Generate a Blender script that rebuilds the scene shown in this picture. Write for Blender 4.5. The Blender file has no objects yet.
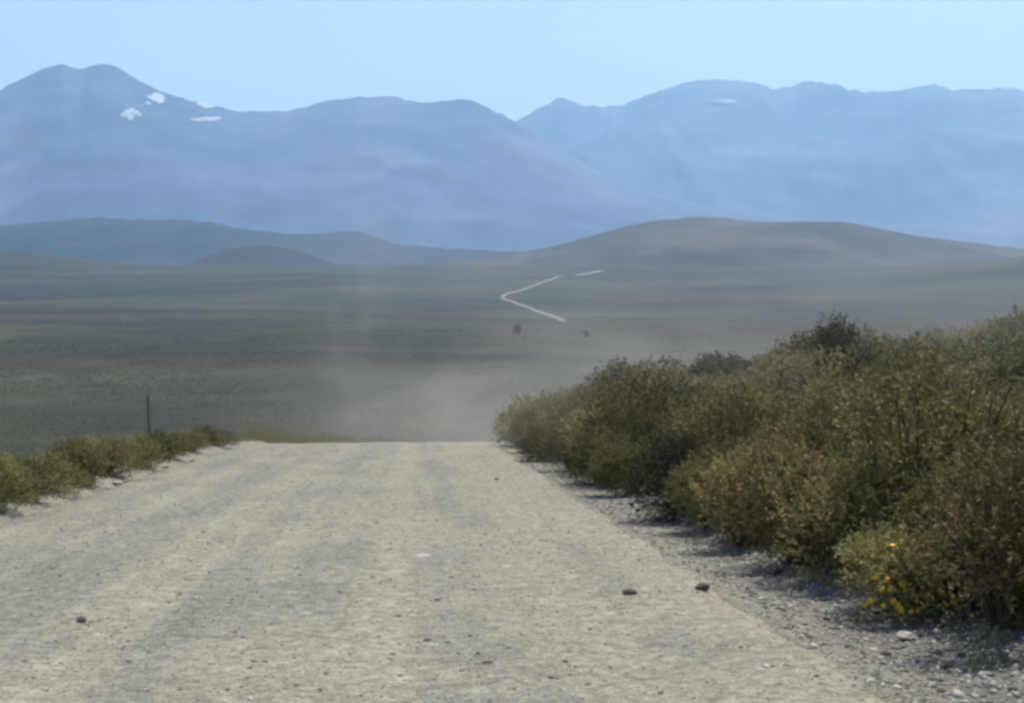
import bpy, math, random
import numpy as np
from mathutils import Vector, Matrix

random.seed(7)
RNG = np.random.default_rng(7)
S = bpy.context.scene
COL = S.collection

# ------------------------------------------------------------------ camera numbers
EYE = 1.6
FPX = 1407.0
PITCH = math.atan((351.5 - 265.0) / FPX)
CP, SP = math.cos(PITCH), math.sin(PITCH)

def ray(px, py):
    """slopes x/y and z/y of the sight line through a photo position"""
    a = (px - 512.0) / FPX
    b = -(py - 351.5) / FPX
    y = CP + b * SP
    return a / y, (-SP + b * CP) / y

# ------------------------------------------------------------------ noise
def _h(ix, iy, seed):
    n = (ix.astype(np.int64) * 374761393 + iy.astype(np.int64) * 668265263 + seed * 982451653) & 0xFFFFFFFF
    n = ((n ^ (n >> 13)) * 1274126177) & 0xFFFFFFFF
    n = n ^ (n >> 16)
    return (n & 0xFFFFFF) / float(0xFFFFFF)

def vnoise(x, y, seed=0):
    x = np.asarray(x, float); y = np.asarray(y, float)
    ix = np.floor(x); iy = np.floor(y)
    fx = x - ix; fy = y - iy
    fx = fx * fx * fx * (fx * (fx * 6 - 15) + 10); fy = fy * fy * fy * (fy * (fy * 6 - 15) + 10)
    a = _h(ix, iy, seed); b = _h(ix + 1, iy, seed); c = _h(ix, iy + 1, seed); d = _h(ix + 1, iy + 1, seed)
    return (a + (b - a) * fx) * (1 - fy) + (c + (d - c) * fx) * fy

def fbm(x, y, seed=0, octv=4, gain=.5):
    x = np.asarray(x, float); y = np.asarray(y, float)
    s = 0.; a = 1.; t = 0.
    for k in range(octv):
        s = s + a * (vnoise(x, y, seed + k * 17) * 2 - 1); t += a
        x, y = (x * .8 - y * .6) * 2.03 + 11.3, (x * .6 + y * .8) * 2.03 + 5.7
        a *= gain
    return s / t

def ridged(x, y, seed=0, octv=5):
    x = np.asarray(x, float); y = np.asarray(y, float)
    s = 0.; a = 1.; t = 0.
    for k in range(octv):
        s = s + a * (1 - np.abs(vnoise(x, y, seed + k * 13) * 2 - 1)); t += a
        x, y = (x * .8 - y * .6) * 2.03 + 3.3, (x * .6 + y * .8) * 2.03 + 9.1
        a *= .5
    return s / t

# ------------------------------------------------------------------ terrain
RD = np.array([-0.0704, 0.99752])                 # direction of the road on the map
V_R, V_L = 2.43, -5.08                            # its right and left edge, metres from the camera's line

def uv_of(x, y):
    return RD[0] * x + RD[1] * y, RD[1] * x - RD[0] * y

def xy_of(u, v):
    return RD[0] * u + RD[1] * v, RD[1] * u - RD[0] * v

def smax(a, b, k):
    h = np.clip(.5 + .5 * (a - b) / k, 0, 1)
    return b * (1 - h) + a * h + k * h * (1 - h)

def slope_profile(u):
    u = np.asarray(u, float)
    T = np.clip(u - 38.0, 0, None)
    Tm = 17.0
    par = np.where(T < Tm, .0022 * T * T, .0022 * Tm * Tm + 2 * .0022 * Tm * (T - Tm))
    return -.089 * u - par

FR = np.array([0, 350, 700, 1000, 1120, 1250, 1450, 1600, 2300, 3300, 4000, 4600, 5200, 6500, 9000, 14000, 60000.])
FZ = np.array([-63, -63, -61, -55, -52, -53.5, -58, -57.5, -53, -30, -9, 0, -12, -60, -60, -20, -20.])

def far_z(x, y):
    r = np.hypot(x, y)
    az = np.arctan2(x, y)
    warp = 1 + .12 * fbm(az * 7 + 3, r * 0 + 1, 91, 3)
    z = np.interp(r * warp, FR, FZ) * 1.0
    z = z + 42 * np.exp(-((az + .345) / .055) ** 2) * np.exp(-((r - 4400) / 900.) ** 2)
    z = z + 52 * np.exp(-((az - .43) / .12) ** 2) * np.exp(-((r - 3300) / 800.) ** 2)
    w = np.clip((r - 300) / 700., 0, 1)
    z = z + w * (fbm(x / 620., y / 300., 5, 4) * 10 * (1 - .8 * np.exp(-((az - .015) / .05) ** 2)) + fbm(x / 90., y / 90., 6, 3) * 1.0)
    z = z + np.clip((r - 2200) / 1500., 0, 1) * fbm(x / 900., y / 500., 8, 3) * 9
    return z + EYE

def near_z(x, y):
    u, v = uv_of(x, y)
    z = slope_profile(u)
    lr = np.clip(v - V_R - .6, 0, None)
    z = z + 5.4 * (1 - np.exp(-lr / 30.0))
    ll = np.clip(V_L - .9 - v, 0, None)
    z = z + .16 * np.exp(-((v - V_L + .5) / .5) ** 2) * (u > -50)          # little graded berm on the left
    z = z - np.where(ll < 6, .028 * ll * ll, .028 * 36 + .34 * (ll - 6))
    off = np.clip(np.maximum(v - V_R, V_L - v), 0, 1)
    z = z + off * (fbm(x / 3., y / 3., 21, 3) * .10 + fbm(x / .7, y / .7, 22, 3) * .045)
    return z

def ground_z(x, y):
    x = np.asarray(x, float); y = np.asarray(y, float)
    return smax(near_z(x, y), far_z(x, y), 14.0)

def v_left(u):
    """left edge of the road, which starts to bend right past the crest"""
    return V_L + .020 * np.clip(np.asarray(u, float) - 44, 0, 17) ** 2

def road_bump(u, v):
    b = .014 * fbm(u / 2.2, v / .8, 31, 3) + .008 * fbm(u / .35, v / .3, 32, 3)
    for c, d in ((-3.6, .018), (-1.9, .022), (.1, .022), (1.35, .02)):     # wheel ruts
        b = b - d * np.exp(-((v - c - .12 * fbm(u / 9., u * 0 + c, 33, 2)) / .26) ** 2)
    return b

def hit(px, py, zf=ground_z, r0=4.0, r1=6500.):
    """where the sight line through a photo position meets the ground"""
    a, b = ray(px, py)
    ys = np.geomspace(r0, r1, 6000)
    d = EYE + b * ys - zf(a * ys, ys)
    i = int(np.argmax(d < 0))
    if d[i] >= 0: i = len(ys) - 1
    y0, y1 = ys[max(i - 1, 0)], ys[i]
    for _ in range(18):
        m = .5 * (y0 + y1)
        if EYE + b * m - float(zf(np.array([a * m]), np.array([m]))[0]) < 0: y1 = m
        else: y0 = m
    return Vector((a * y1, y1, float(zf(np.array([a * y1]), np.array([y1]))[0])))

# ------------------------------------------------------------------ object helpers
def tag(o, label=None, cat=None, group=None, kind=None):
    if label: o['label'] = label
    if cat: o['category'] = cat
    if group: o['group'] = group
    if kind: o['kind'] = kind
    return o

def mesh_np(name, V, F, mat=None, smooth=False, attrs=None, uv=None):
    """V (n,3), F (m,3) or (m,4) numpy -> mesh"""
    V = np.asarray(V, np.float32); F = np.asarray(F, np.int32)
    me = bpy.data.meshes.new(name)
    k = F.shape[1]; m = len(F)
    me.vertices.add(len(V)); me.vertices.foreach_set('co', V.ravel())
    me.loops.add(m * k); me.loops.foreach_set('vertex_index', F.ravel())
    me.polygons.add(m)
    me.polygons.foreach_set('loop_start', np.arange(0, m * k, k, dtype=np.int32))
    me.polygons.foreach_set('loop_total', np.full(m, k, np.int32))
    if smooth: me.polygons.foreach_set('use_smooth', np.ones(m, bool))
    for an, av in (attrs or {}).items():
        at = me.attributes.new(an, 'FLOAT', 'POINT'); at.data.foreach_set('value', np.asarray(av, np.float32))
    if uv is not None:
        l = me.uv_layers.new(name='map'); l.data.foreach_set('uv', np.asarray(uv, np.float32)[F.ravel()].ravel())
    me.update(calc_edges=True)
    if mat: me.materials.append(mat)
    return me

def link(name, me, parent=None):
    o = bpy.data.objects.new(name, me); COL.objects.link(o)
    if parent: o.parent = parent
    return o

def empty(name, loc, rz=0.):
    o = bpy.data.objects.new(name, None); COL.objects.link(o)
    o.location = loc; o.rotation_euler = (0, 0, rz); o.empty_display_size = .2
    return o

def grid_faces(nr, nc, wrap=False):
    i = np.arange(nr - 1)[:, None]; j = np.arange(nc if wrap else nc - 1)[None, :]
    j2 = (j + 1) % nc
    a = i * nc + j; b = i * nc + j2; c = (i + 1) * nc + j2; d = (i + 1) * nc + j
    return np.stack([a, b, c, d], -1).reshape(-1, 4)

# ------------------------------------------------------------------ materials
def new_mat(name):
    m = bpy.data.materials.new(name); m.use_nodes = True
    n = m.node_tree.nodes; b = n['Principled BSDF']
    b.inputs['Roughness'].default_value = .95
    b.inputs['Specular IOR Level'].default_value = .15
    return m, n, m.node_tree.links, b

def nd(n, t, **kw):
    q = n.new(t)
    for k, v in kw.items(): setattr(q, k, v)
    return q

def noise(n, l, vec, scale, detail=4., rough=.55, dist=0.):
    q = nd(n, 'ShaderNodeTexNoise'); q.inputs['Scale'].default_value = scale
    q.inputs['Detail'].default_value = detail; q.inputs['Roughness'].default_value = rough
    q.inputs['Distortion'].default_value = dist
    l.new(vec, q.inputs['Vector']); return q.outputs['Fac']

def mapping(n, l, vec, sc, rot=(0, 0, 0)):
    q = nd(n, 'ShaderNodeMapping'); q.inputs['Scale'].default_value = sc; q.inputs['Rotation'].default_value = rot
    l.new(vec, q.inputs['Vector']); return q.outputs['Vector']

def ramp(n, l, fac, stops):
    q = nd(n, 'ShaderNodeValToRGB'); e = q.color_ramp.elements
    while len(e) < len(stops): e.new(.5)
    for el, (p, c) in zip(e, stops):
        el.position = p; el.color = (c[0], c[1], c[2], 1) if hasattr(c, '__len__') else (c, c, c, 1)
    l.new(fac, q.inputs['Fac']); return q.outputs['Color']

def mix(n, l, fac, a, b, mode='MIX'):
    q = nd(n, 'ShaderNodeMix', data_type='RGBA', blend_type=mode)
    for v, s in ((fac, q.inputs['Factor']), (a, q.inputs['A']), (b, q.inputs['B'])):
        if isinstance(v, bpy.types.NodeSocket): l.new(v, s)
        elif hasattr(v, '__len__'): s.default_value = (v[0], v[1], v[2], 1)
        else: s.default_value = v
    return q.outputs['Result']

def bump(n, l, h, bsdf, strength, dist):
    q = nd(n, 'ShaderNodeBump'); q.inputs['Strength'].default_value = strength; q.inputs['Distance'].default_value = dist
    l.new(h, q.inputs['Height']); l.new(q.outputs['Normal'], bsdf.inputs['Normal'])

def stretch(n, l, v, a, b):
    q = nd(n, 'ShaderNodeMapRange', interpolation_type='SMOOTHSTEP')
    q.inputs['From Min'].default_value = a; q.inputs['From Max'].default_value = b
    l.new(v, q.inputs['Value']); return q.outputs['Result']

# --- gravel road
ROAD_GREY, ROAD_TAN = (.152, .151, .122), (.214, .199, .154)
def gravel_layers(n, l, P, grey, tan, streak):
    base = mix(n, l, streak, grey, tan)
    f1 = noise(n, l, P, 9., 3., .6); base = mix(n, l, .55, base, ramp(n, l, f1, [(.3, .36), (.7, .62)]), 'OVERLAY')
    vo = nd(n, 'ShaderNodeTexVoronoi'); vo.inputs['Scale'].default_value = 26.; l.new(P, vo.inputs['Vector'])
    sep = nd(n, 'ShaderNodeSeparateColor'); l.new(vo.outputs['Color'], sep.inputs['Color'])
    st = ramp(n, l, sep.outputs['Red'], [(.0, .30), (.5, .5), (1., .70)])
    base = mix(n, l, .55, base, st, 'OVERLAY')
    vo2 = nd(n, 'ShaderNodeTexVoronoi'); vo2.inputs['Scale'].default_value = 70.; l.new(P, vo2.inputs['Vector'])
    sep2 = nd(n, 'ShaderNodeSeparateColor'); l.new(vo2.outputs['Color'], sep2.inputs['Color'])
    base = mix(n, l, .55, base, ramp(n, l, sep2.outputs['Green'], [(0, .32), (1., .68)]), 'OVERLAY')
    hh = nd(n, 'ShaderNodeMath', operation='ADD'); l.new(vo.outputs['Distance'], hh.inputs[0]); l.new(vo2.outputs['Distance'], hh.inputs[1])
    inv = nd(n, 'ShaderNodeMath', operation='MULTIPLY'); inv.inputs[1].default_value = -1; l.new(hh.outputs[0], inv.inputs[0])
    return base, inv.outputs[0]

def road_material():
    m, n, l, b = new_mat('gravel_road')
    uv = nd(n, 'ShaderNodeUVMap', uv_map='map').outputs['UV']
    P = nd(n, 'ShaderNodeNewGeometry').outputs['Position']
    s1 = noise(n, l, mapping(n, l, uv, (.10, 1.1, 1)), 1., 4., .6, .6)
    s2 = noise(n, l, mapping(n, l, uv, (.35, .8, 1)), 1., 3., .55, .3)
    s3 = noise(n, l, mapping(n, l, uv, (.05, 3.2, 1)), 1., 4., .6, .2)
    a = nd(n, 'ShaderNodeMath', operation='ADD'); l.new(s1, a.inputs[0]); l.new(s2, a.inputs[1])
    a2 = nd(n, 'ShaderNodeMath', operation='MULTIPLY_ADD'); l.new(s3, a2.inputs[0]); a2.inputs[1].default_value = .7; l.new(a.outputs[0], a2.inputs[2])
    # tan fines lie thicker towards the right-hand side of the road
    sx = nd(n, 'ShaderNodeSeparateXYZ'); l.new(uv, sx.inputs[0])
    a3 = nd(n, 'ShaderNodeMath', operation='MULTIPLY_ADD'); l.new(sx.outputs['Y'], a3.inputs[0]); a3.inputs[1].default_value = .035; l.new(a2.outputs[0], a3.inputs[2])
    tk = nd(n, 'ShaderNodeAttribute', attribute_name='track').outputs['Fac']
    a4 = nd(n, 'ShaderNodeMath', operation='MULTIPLY_ADD'); l.new(tk, a4.inputs[0]); a4.inputs[1].default_value = .24; l.new(a3.outputs[0], a4.inputs[2])
    streak = stretch(n, l, a4.outputs[0], 1.00, 1.62)
    base, h = gravel_layers(n, l, P, ROAD_GREY, ROAD_TAN, streak)
    wb = noise(n, l, mapping(n, l, uv, (2.6, .7, 1)), 1., 4., .65, .5)          # washboard ripples and scuffs across the road
    base = mix(n, l, .28, base, ramp(n, l, wb, [(.34, .36), (.5, .5), (.68, .66)]), 'OVERLAY')
    rough_patch = noise(n, l, mapping(n, l, uv, (7., 7., 1)), 1., 5., .75)
    base = mix(n, l, .5, base, ramp(n, l, rough_patch, [(.36, .30), (.5, .5), (.62, .66)]), 'OVERLAY')
    l.new(base, b.inputs['Base Color']); bump(n, l, h, b, .45, .02)
    return m

def ground_material():
    m, n, l, b = new_mat('scrubland')
    P = nd(n, 'ShaderNodeNewGeometry').outputs['Position']
    lat = nd(n, 'ShaderNodeAttribute', attribute_name='lat').outputs['Fac']
    far = nd(n, 'ShaderNodeAttribute', attribute_name='far').outputs['Fac']
    # near: grey loose gravel by the road, brown litter under the shrubs
    fl = noise(n, l, P, .9, 3.)
    fa = nd(n, 'ShaderNodeMath', operation='MULTIPLY_ADD'); l.new(fl, fa.inputs[0]); fa.inputs[1].default_value = 1.3; l.new(lat, fa.inputs[2])
    tanf = nd(n, 'ShaderNodeMath', operation='SUBTRACT'); tanf.inputs[0].default_value = 1.; l.new(stretch(n, l, fa.outputs[0], .50, 1.25), tanf.inputs[1])
    gv, h = gravel_layers(n, l, P, (.135, .130, .110), (.188, .178, .140), tanf.outputs[0])
    dirt = mix(n, l, noise(n, l, P, 5., 5.), (.08, .068, .045), (.13, .114, .08))
    ln = nd(n, 'ShaderNodeMath', operation='MULTIPLY_ADD'); l.new(noise(n, l, P, 1.6, 4.), ln.inputs[0]); ln.inputs[1].default_value = 1.2; l.new(lat, ln.inputs[2])
    near = mix(n, l, stretch(n, l, ln.outputs[0], 1.7, 2.6), gv, dirt)
    # far: dark heath with paler bare patches, patches drawn out across the valley
    q = mapping(n, l, P, (1, 1, 0))
    n1 = noise(n, l, mapping(n, l, P, (.0016, .0028, 0)), 1., 6., .62, .8)
    nb = noise(n, l, mapping(n, l, P, (.006, .013, 0)), 1., 5., .6, .6)
    n2 = noise(n, l, q, .035, 5., .65)
    n3 = noise(n, l, q, .22, 3., .6)
    c1 = ramp(n, l, n1, [(.34, (.012, .014, .007)), (.46, (.0235, .0235, .013)), (.56, (.034, .033, .017)), (.68, (.055, .049, .027))])
    c2 = mix(n, l, .6, c1, ramp(n, l, n2, [(.33, .28), (.67, .72)]), 'OVERLAY')
    c2 = mix(n, l, .4, c2, ramp(n, l, nb, [(.33, .30), (.67, .70)]), 'OVERLAY')
    c3 = mix(n, l, .5, c2, ramp(n, l, n3, [(.3, .30), (.7, .70)]), 'OVERLAY')
    l.new(mix(n, l, far, near, c3), b.inputs['Base Color'])
    bump(n, l, h, b, .6, .02)
    return m

def rock_material(name, a, bb, sc):
    m, n, l, b = new_mat(name)
    P = nd(n, 'ShaderNodeTexCoord').outputs['Object']
    c = mix(n, l, noise(n, l, P, sc, 5., .65), a, bb)
    rnd = nd(n, 'ShaderNodeObjectInfo').outputs['Random']
    c = mix(n, l, .5, c, ramp(n, l, rnd, [(0, .38), (1, .62)]), 'OVERLAY')
    l.new(c, b.inputs['Base Color']); bump(n, l, noise(n, l, P, sc * 3, 4.), b, .5, .02)
    return m

def mountain_material(name, lo, mid, hi, sc):
    m, n, l, b = new_mat(name)
    P = nd(n, 'ShaderNodeNewGeometry').outputs['Position']
    f = noise(n, l, mapping(n, l, P, (1, 1, 2.5)), sc, 7., .62, .5)
    g = noise(n, l, P, sc * 7, 4., .6)
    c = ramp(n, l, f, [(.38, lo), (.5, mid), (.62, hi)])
    c = mix(n, l, .5, c, ramp(n, l, g, [(.3, .32), (.7, .68)]), 'OVERLAY')
    l.new(c, b.inputs['Base Color'])
    return m

def leaf_material(name, cols, trans=.22):
    m, n, l, b = new_mat(name)
    t = nd(n, 'ShaderNodeAttribute', attribute_name='tint').outputs['Fac']
    c = ramp(n, l, t, cols)
    rnd = nd(n, 'ShaderNodeObjectInfo').outputs['Random']
    hsv = nd(n, 'ShaderNodeHueSaturation')
    mr = nd(n, 'ShaderNodeMapRange'); mr.inputs['To Min'].default_value = .485; mr.inputs['To Max'].default_value = .512
    l.new(rnd, mr.inputs['Value']); l.new(mr.outputs[0], hsv.inputs['Hue'])
    m2 = nd(n, 'ShaderNodeMath', operation='MULTIPLY'); m2.inputs[1].default_value = 7.31; l.new(rnd, m2.inputs[0])
    m3 = nd(n, 'ShaderNodeMath', operation='FRACT'); l.new(m2.outputs[0], m3.inputs[0])
    m4 = nd(n, 'ShaderNodeMapRange'); m4.inputs['To Min'].default_value = .62; m4.inputs['To Max'].default_value = 1.35
    l.new(m3.outputs[0], m4.inputs['Value']); l.new(m4.outputs[0], hsv.inputs['Value'])
    l.new(c, hsv.inputs['Color']); c = hsv.outputs['Color']
    l.new(c, b.inputs['Base Color']); b.inputs['Roughness'].default_value = .8
    tr = nd(n, 'ShaderNodeBsdfTranslucent'); l.new(c, tr.inputs['Color'])
    mx = nd(n, 'ShaderNodeMixShader'); mx.inputs[0].default_value = trans
    l.new(b.outputs[0], mx.inputs[1]); l.new(tr.outputs[0], mx.inputs[2])
    l.new(mx.outputs[0], n['Material Output'].inputs['Surface'])
    return m

def plain(name, a, bb, sc, rough=.9):
    m, n, l, b = new_mat(name)
    P = nd(n, 'ShaderNodeTexCoord').outputs['Object']
    l.new(mix(n, l, noise(n, l, P, sc, 5.), a, bb), b.inputs['Base Color']); b.inputs['Roughness'].default_value = rough
    return m

M_ROAD = road_material()
M_GROUND = ground_material()
M_STONE = rock_material('dark_stone', (.075, .068, .062), (.17, .15, .13), 9.)
M_PALE = rock_material('pale_stone', (.26, .24, .205), (.40, .375, .33), 9.)
M_GRAVEL = rock_material('loose_gravel', (.16, .16, .145), (.38, .36, .31), 7.)
M_MT_L = mountain_material('mountain_heath_haze_blue', (.058, .084, .150), (.078, .106, .178), (.118, .143, .205), .00045)  # blue of the hazy air painted into the base colour, beside the haze volume
M_MT_R = mountain_material('mountain_rock_haze_blue', (.085, .120, .195), (.110, .150, .230), (.150, .186, .26), .00045)  # rock tinted with haze blue as well, paler for the farther range
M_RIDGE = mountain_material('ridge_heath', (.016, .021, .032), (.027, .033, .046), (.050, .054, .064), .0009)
M_HILL = mountain_material('hill_heath', (.024, .020, .016), (.040, .033, .025), (.072, .058, .044), .0022)
M_MOUND = mountain_material('mound_heath', (.016, .013, .011), (.025, .020, .017), (.040, .032, .026), .0022)
M_SNOW = plain('old_snow', (.30, .33, .37), (.50, .53, .57), .012)
M_TRACK = plain('pale_track', (.125, .118, .098), (.19, .18, .15), .03)
M_LEAF = leaf_material('olive_leaves', [(0., (.078, .068, .029)), (.35, (.156, .137, .055)), (.7, (.238, .208, .084)), (1., (.33, .285, .13))])
M_GREEN = leaf_material('green_leaves', [(0., (.072, .064, .026)), (.4, (.150, .130, .050)), (.75, (.235, .198, .082)), (1., (.33, .275, .135))])
M_DARKLEAF = leaf_material('dark_leaves', [(0., (.022, .024, .014)), (.5, (.045, .046, .024)), (1., (.085, .078, .042))])
M_STRAW = leaf_material('dry_straw', [(0., (.17, .170, .080)), (.5, (.27, .262, .135)), (1., (.40, .37, .22))], .45)
M_PALELEAF = leaf_material('grey_olive_leaves', [(0., (.10, .092, .052)), (.4, (.175, .162, .090)), (.75, (.245, .222, .125)), (1., (.33, .29, .17))], .3)
M_LOWLEAF = leaf_material('yellow_green_leaves', [(0., (.085, .078, .034)), (.4, (.175, .160, .064)), (.75, (.26, .23, .10)), (1., (.36, .31, .155))], .3)
M_TWIG = plain('twigs', (.055, .042, .03), (.12, .095, .07), 14.)
M_WOOD = plain('weathered_wood', (.085, .078, .072), (.17, .155, .14), 22.)
M_WIRE = plain('rusty_wire', (.10, .07, .05), (.16, .12, .09), 30., .6)
M_FLOWER = plain('yellow_petals', (.70, .46, .03), (.85, .60, .06), 60., .7)

# ------------------------------------------------------------------ ground
def build_ground():
    core = np.tan(np.linspace(-.50, .50, 640)) ; core = np.arctan(core)
    side = np.linspace(.50, 2 * np.pi - .50, 150)[1:-1]
    az = np.concatenate([core, side])
    r = np.concatenate([[.4], np.geomspace(1.2, 16600., 780)])
    R, A = np.meshgrid(r, az, indexing='ij')
    X = R * np.sin(A); Y = R * np.cos(A)
    Z = ground_z(X, Y)
    u, v = uv_of(X, Y)
    on = np.clip(np.minimum(V_R - .02 - v, v - v_left(u) - .02) / .25, 0, 1) * (R < 260)
    Z = Z - .09 * on
    lat = np.where(v > 0, v - V_R - np.clip((u - 10) / 12., 0, .9), (V_L - v) - .1)
    far = np.clip((R - 70) / 120., 0, 1)
    V = np.stack([X, Y, Z], -1).reshape(-1, 3)
    F = grid_faces(len(r), len(az), True)[:, ::-1]
    o = link('ground', mesh_np('ground', V, F, M_GROUND, True, {'lat': lat.ravel(), 'far': far.ravel()}))
    tag(o, 'dry scrubland falling from the road to a wide dark valley plain', 'ground', kind='structure')
build_ground()

def build_road():
    u = np.concatenate([np.linspace(-6, 3, 60)[:-1], np.geomspace(3, 230, 470)])
    v = np.linspace(V_L - .35, V_R + .35, 150)
    U, W = np.meshgrid(u, v, indexing='ij')
    edge = .13 * fbm(U / 1.3, W * 0 + np.sign(W), 41, 3)
    t = np.clip(np.minimum(V_R + .18 - W, W - v_left(U) + .18) + edge, -.2, .35) / .35
    X, Y = xy_of(U, W)
    Z = slope_profile(U) + road_bump(U, W) * np.clip(t, 0, 1) + .03 * np.clip(t, 0, 1) - .10 * np.clip(1 - t, 0, 2) ** 1.0
    Z = Z + .006
    V = np.stack([X, Y, Z], -1).reshape(-1, 3)
    F = grid_faces(len(u), len(v))[:, ::-1]
    trk = 0.
    for c, w in ((-4.45, .42), (-3.5, .24), (-1.95, .30), (-.2, .22), (1.3, .34), (2.2, .3)):
        d = W - c - .22 * fbm(U / 11., U * 0 + c * 3, 35, 2)
        trk = trk + np.exp(-(d / w) ** 2) * (.75 + .5 * fbm(U / 4., W / .5, 36, 3))
    o = link('gravel_road', mesh_np('gravel_road', V, F, M_ROAD, True, {'track': np.clip(trk, 0, 1.3).ravel()}, uv=np.stack([U, W], -1).reshape(-1, 2)))
    tag(o, 'wide pale gravel road with worn wheel tracks running over a crest', 'road', kind='structure')
build_road()

def surf_z(x, y):
    """top surface: the road where there is road, else the ground"""
    x = np.asarray(x, float); y = np.asarray(y, float)
    u, v = uv_of(x, y)
    g = ground_z(x, y)
    rz = slope_profile(u) + road_bump(u, v) + .036
    return np.where((v > v_left(u)) & (v < V_R) & (u < 220), rz, g)

# ------------------------------------------------------------------ mountains and hills
def range_fn(sil, D, front, back, zb, amp, seed, nscale, rough):
    xs = np.array([p[0] for p in sil], float); ys = np.array([p[1] for p in sil], float)
    def fn(px, s):
        """px: photo column of the ridge point; s: 0 at the foot, 1 on the ridge, up to 2 behind it"""
        px = np.asarray(px, float); s = np.asarray(s, float)
        ys_ = np.interp(px, xs, ys)
        sm = 0.; wt = 0.
        for d in (-9, -6, -3, 0, 3, 6, 9):                   # rounded ridge line
            w = math.exp(-(d / 5.) ** 2); sm = sm + w * np.interp(px + d, xs, ys); wt += w
        yl = sm / wt + rough * fbm(px / 9., px * 0 + seed, seed, 4)
        ww = 0.; wt = 0.
        pw = px + 40 * fbm(px / 90., s * 3., seed + 9, 3) * np.clip(1 - s, 0, 1)
        for d in (-90, -60, -30, 0, 30, 60, 90):              # the lower slopes follow the ridge line only loosely
            w = math.exp(-(d / 55.) ** 2); ww = ww + w * np.interp(pw + d, xs, ys); wt += w
        k_ = np.clip(1 - np.abs(1 - s) * 2.2, 0, 1) ** 1.5
        yl = yl * k_ + np.maximum(ww / wt, yl - 4) * (1 - k_)
        a = (px - 512.) / FPX
        b = -(yl - 351.5) / FPX
        yy = CP + b * SP
        X = a / yy; sl = (-SP + b * CP) / yy
        Dr = D * (1 + .025 * fbm(px / 130., px * 0 + 2, seed + 5, 3))
        yd = np.where(s < 1, Dr - front * (1 - s), Dr + back * (s - 1))
        x = X * yd
        zr = EYE + sl * Dr
        t = np.where(s < 1, s, np.clip(2 - s, 0, 1))
        g = .55 * t + .45 * t * t * (3 - 2 * t)
        hgt = np.maximum(zr - zb, 0)
        env = 4 * t * (1 - t)
        nz = ridged(x / nscale, yd / nscale, seed + 20, 5) - .62
        z = zb + hgt * g + hgt * amp * env * nz
        return x, yd, z
    return fn

def build_range(name, label, cat, mat, sil, D, front, back, zb, amp, seed, nscale, rough, n=420, ns=90):
    fn = range_fn(sil, D, front, back, zb, amp, seed, nscale, rough)
    px = np.linspace(sil[0][0], sil[-1][0], n)
    s = np.linspace(0, 2, ns)
    SS, PX = np.meshgrid(s, px, indexing='ij')
    x, y, z = fn(PX, SS)
    V = np.stack([x, y, z], -1).reshape(-1, 3)
    o = link(name, mesh_np(name, V, grid_faces(ns, n), mat, True))
    tag(o, label, cat, kind='structure')
    return o, fn

SIL_L = [(-420, 175), (-300, 150), (-200, 120), (-110, 118), (-60, 112), (0, 90), (18, 79), (45, 66), (60, 63), (72, 66), (80, 69), (92, 64), (106, 61),
         (120, 66), (140, 80), (160, 90), (185, 98), (205, 104), (240, 111), (290, 110), (330, 99), (355, 97), (382, 94.5), (400, 97), (422, 103),
         (440, 100), (458, 97), (472, 99), (490, 108), (520, 125), (560, 148), (600, 171), (632, 189), (660, 197), (700, 204), (780, 212), (900, 225), (1010, 238)]
SIL_R = [(420, 150), (470, 125), (485, 113), (498, 111), (512, 121), (518, 121), (530, 113), (548, 104), (560, 96.5), (570, 99), (580, 105), (600, 106),
         (622, 105), (640, 97), (660, 89), (685, 81), (715, 79), (745, 79.5), (758, 82), (768, 88), (790, 86), (806, 80), (818, 79), (832, 82), (855, 91),
         (890, 91), (914, 88), (928, 83), (936, 84), (946, 88), (975, 89), (1000, 87), (1012, 86), (1024, 90), (1060, 92), (1150, 96), (1300, 120), (1460, 160)]
SIL_D = [(-260, 235), (-120, 228), (0, 224.5), (40, 222), (70, 219), (96, 216.5), (130, 219), (185, 219.5), (215, 223), (240, 228), (275, 233), (310, 234),
         (340, 231), (360, 231), (376, 236), (391, 243), (443, 248), (504, 251), (580, 254), (660, 258)]
SIL_M = [(165, 275), (190, 263), (205, 256), (222, 249), (245, 246), (262, 245), (285, 247), (302, 251), (318, 257), (334, 263), (360, 276)]
SIL_H = [(380, 272), (440, 264), (480, 259), (510, 254.5), (560, 244.5), (600, 233), (630, 225.5), (652, 221), (690, 217), (712, 216), (735, 219), (755, 221.5),
         (800, 221.5), (842, 221), (860, 224), (880, 228), (920, 236), (960, 241), (1024, 248.5), (1100, 256), (1200, 268)]
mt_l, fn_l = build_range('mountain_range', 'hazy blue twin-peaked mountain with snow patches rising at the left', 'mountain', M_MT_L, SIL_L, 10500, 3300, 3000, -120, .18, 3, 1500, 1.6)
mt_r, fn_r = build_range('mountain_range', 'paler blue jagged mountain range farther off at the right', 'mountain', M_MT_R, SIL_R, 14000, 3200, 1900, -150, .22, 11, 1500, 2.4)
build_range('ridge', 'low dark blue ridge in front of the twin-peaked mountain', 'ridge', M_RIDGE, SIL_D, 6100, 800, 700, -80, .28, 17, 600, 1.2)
build_range('hill', 'small rounded brown mound on the skyline of the left plain', 'hill', M_MOUND, SIL_M, 5000, 500, 600, -60, .10, 23, 400, .5, 160, 60)
build_range('hill', 'long low brown hill beyond the winding road', 'hill', M_HILL, SIL_H, 5200, 1300, 1200, -70, .22, 29, 700, .6)

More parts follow.
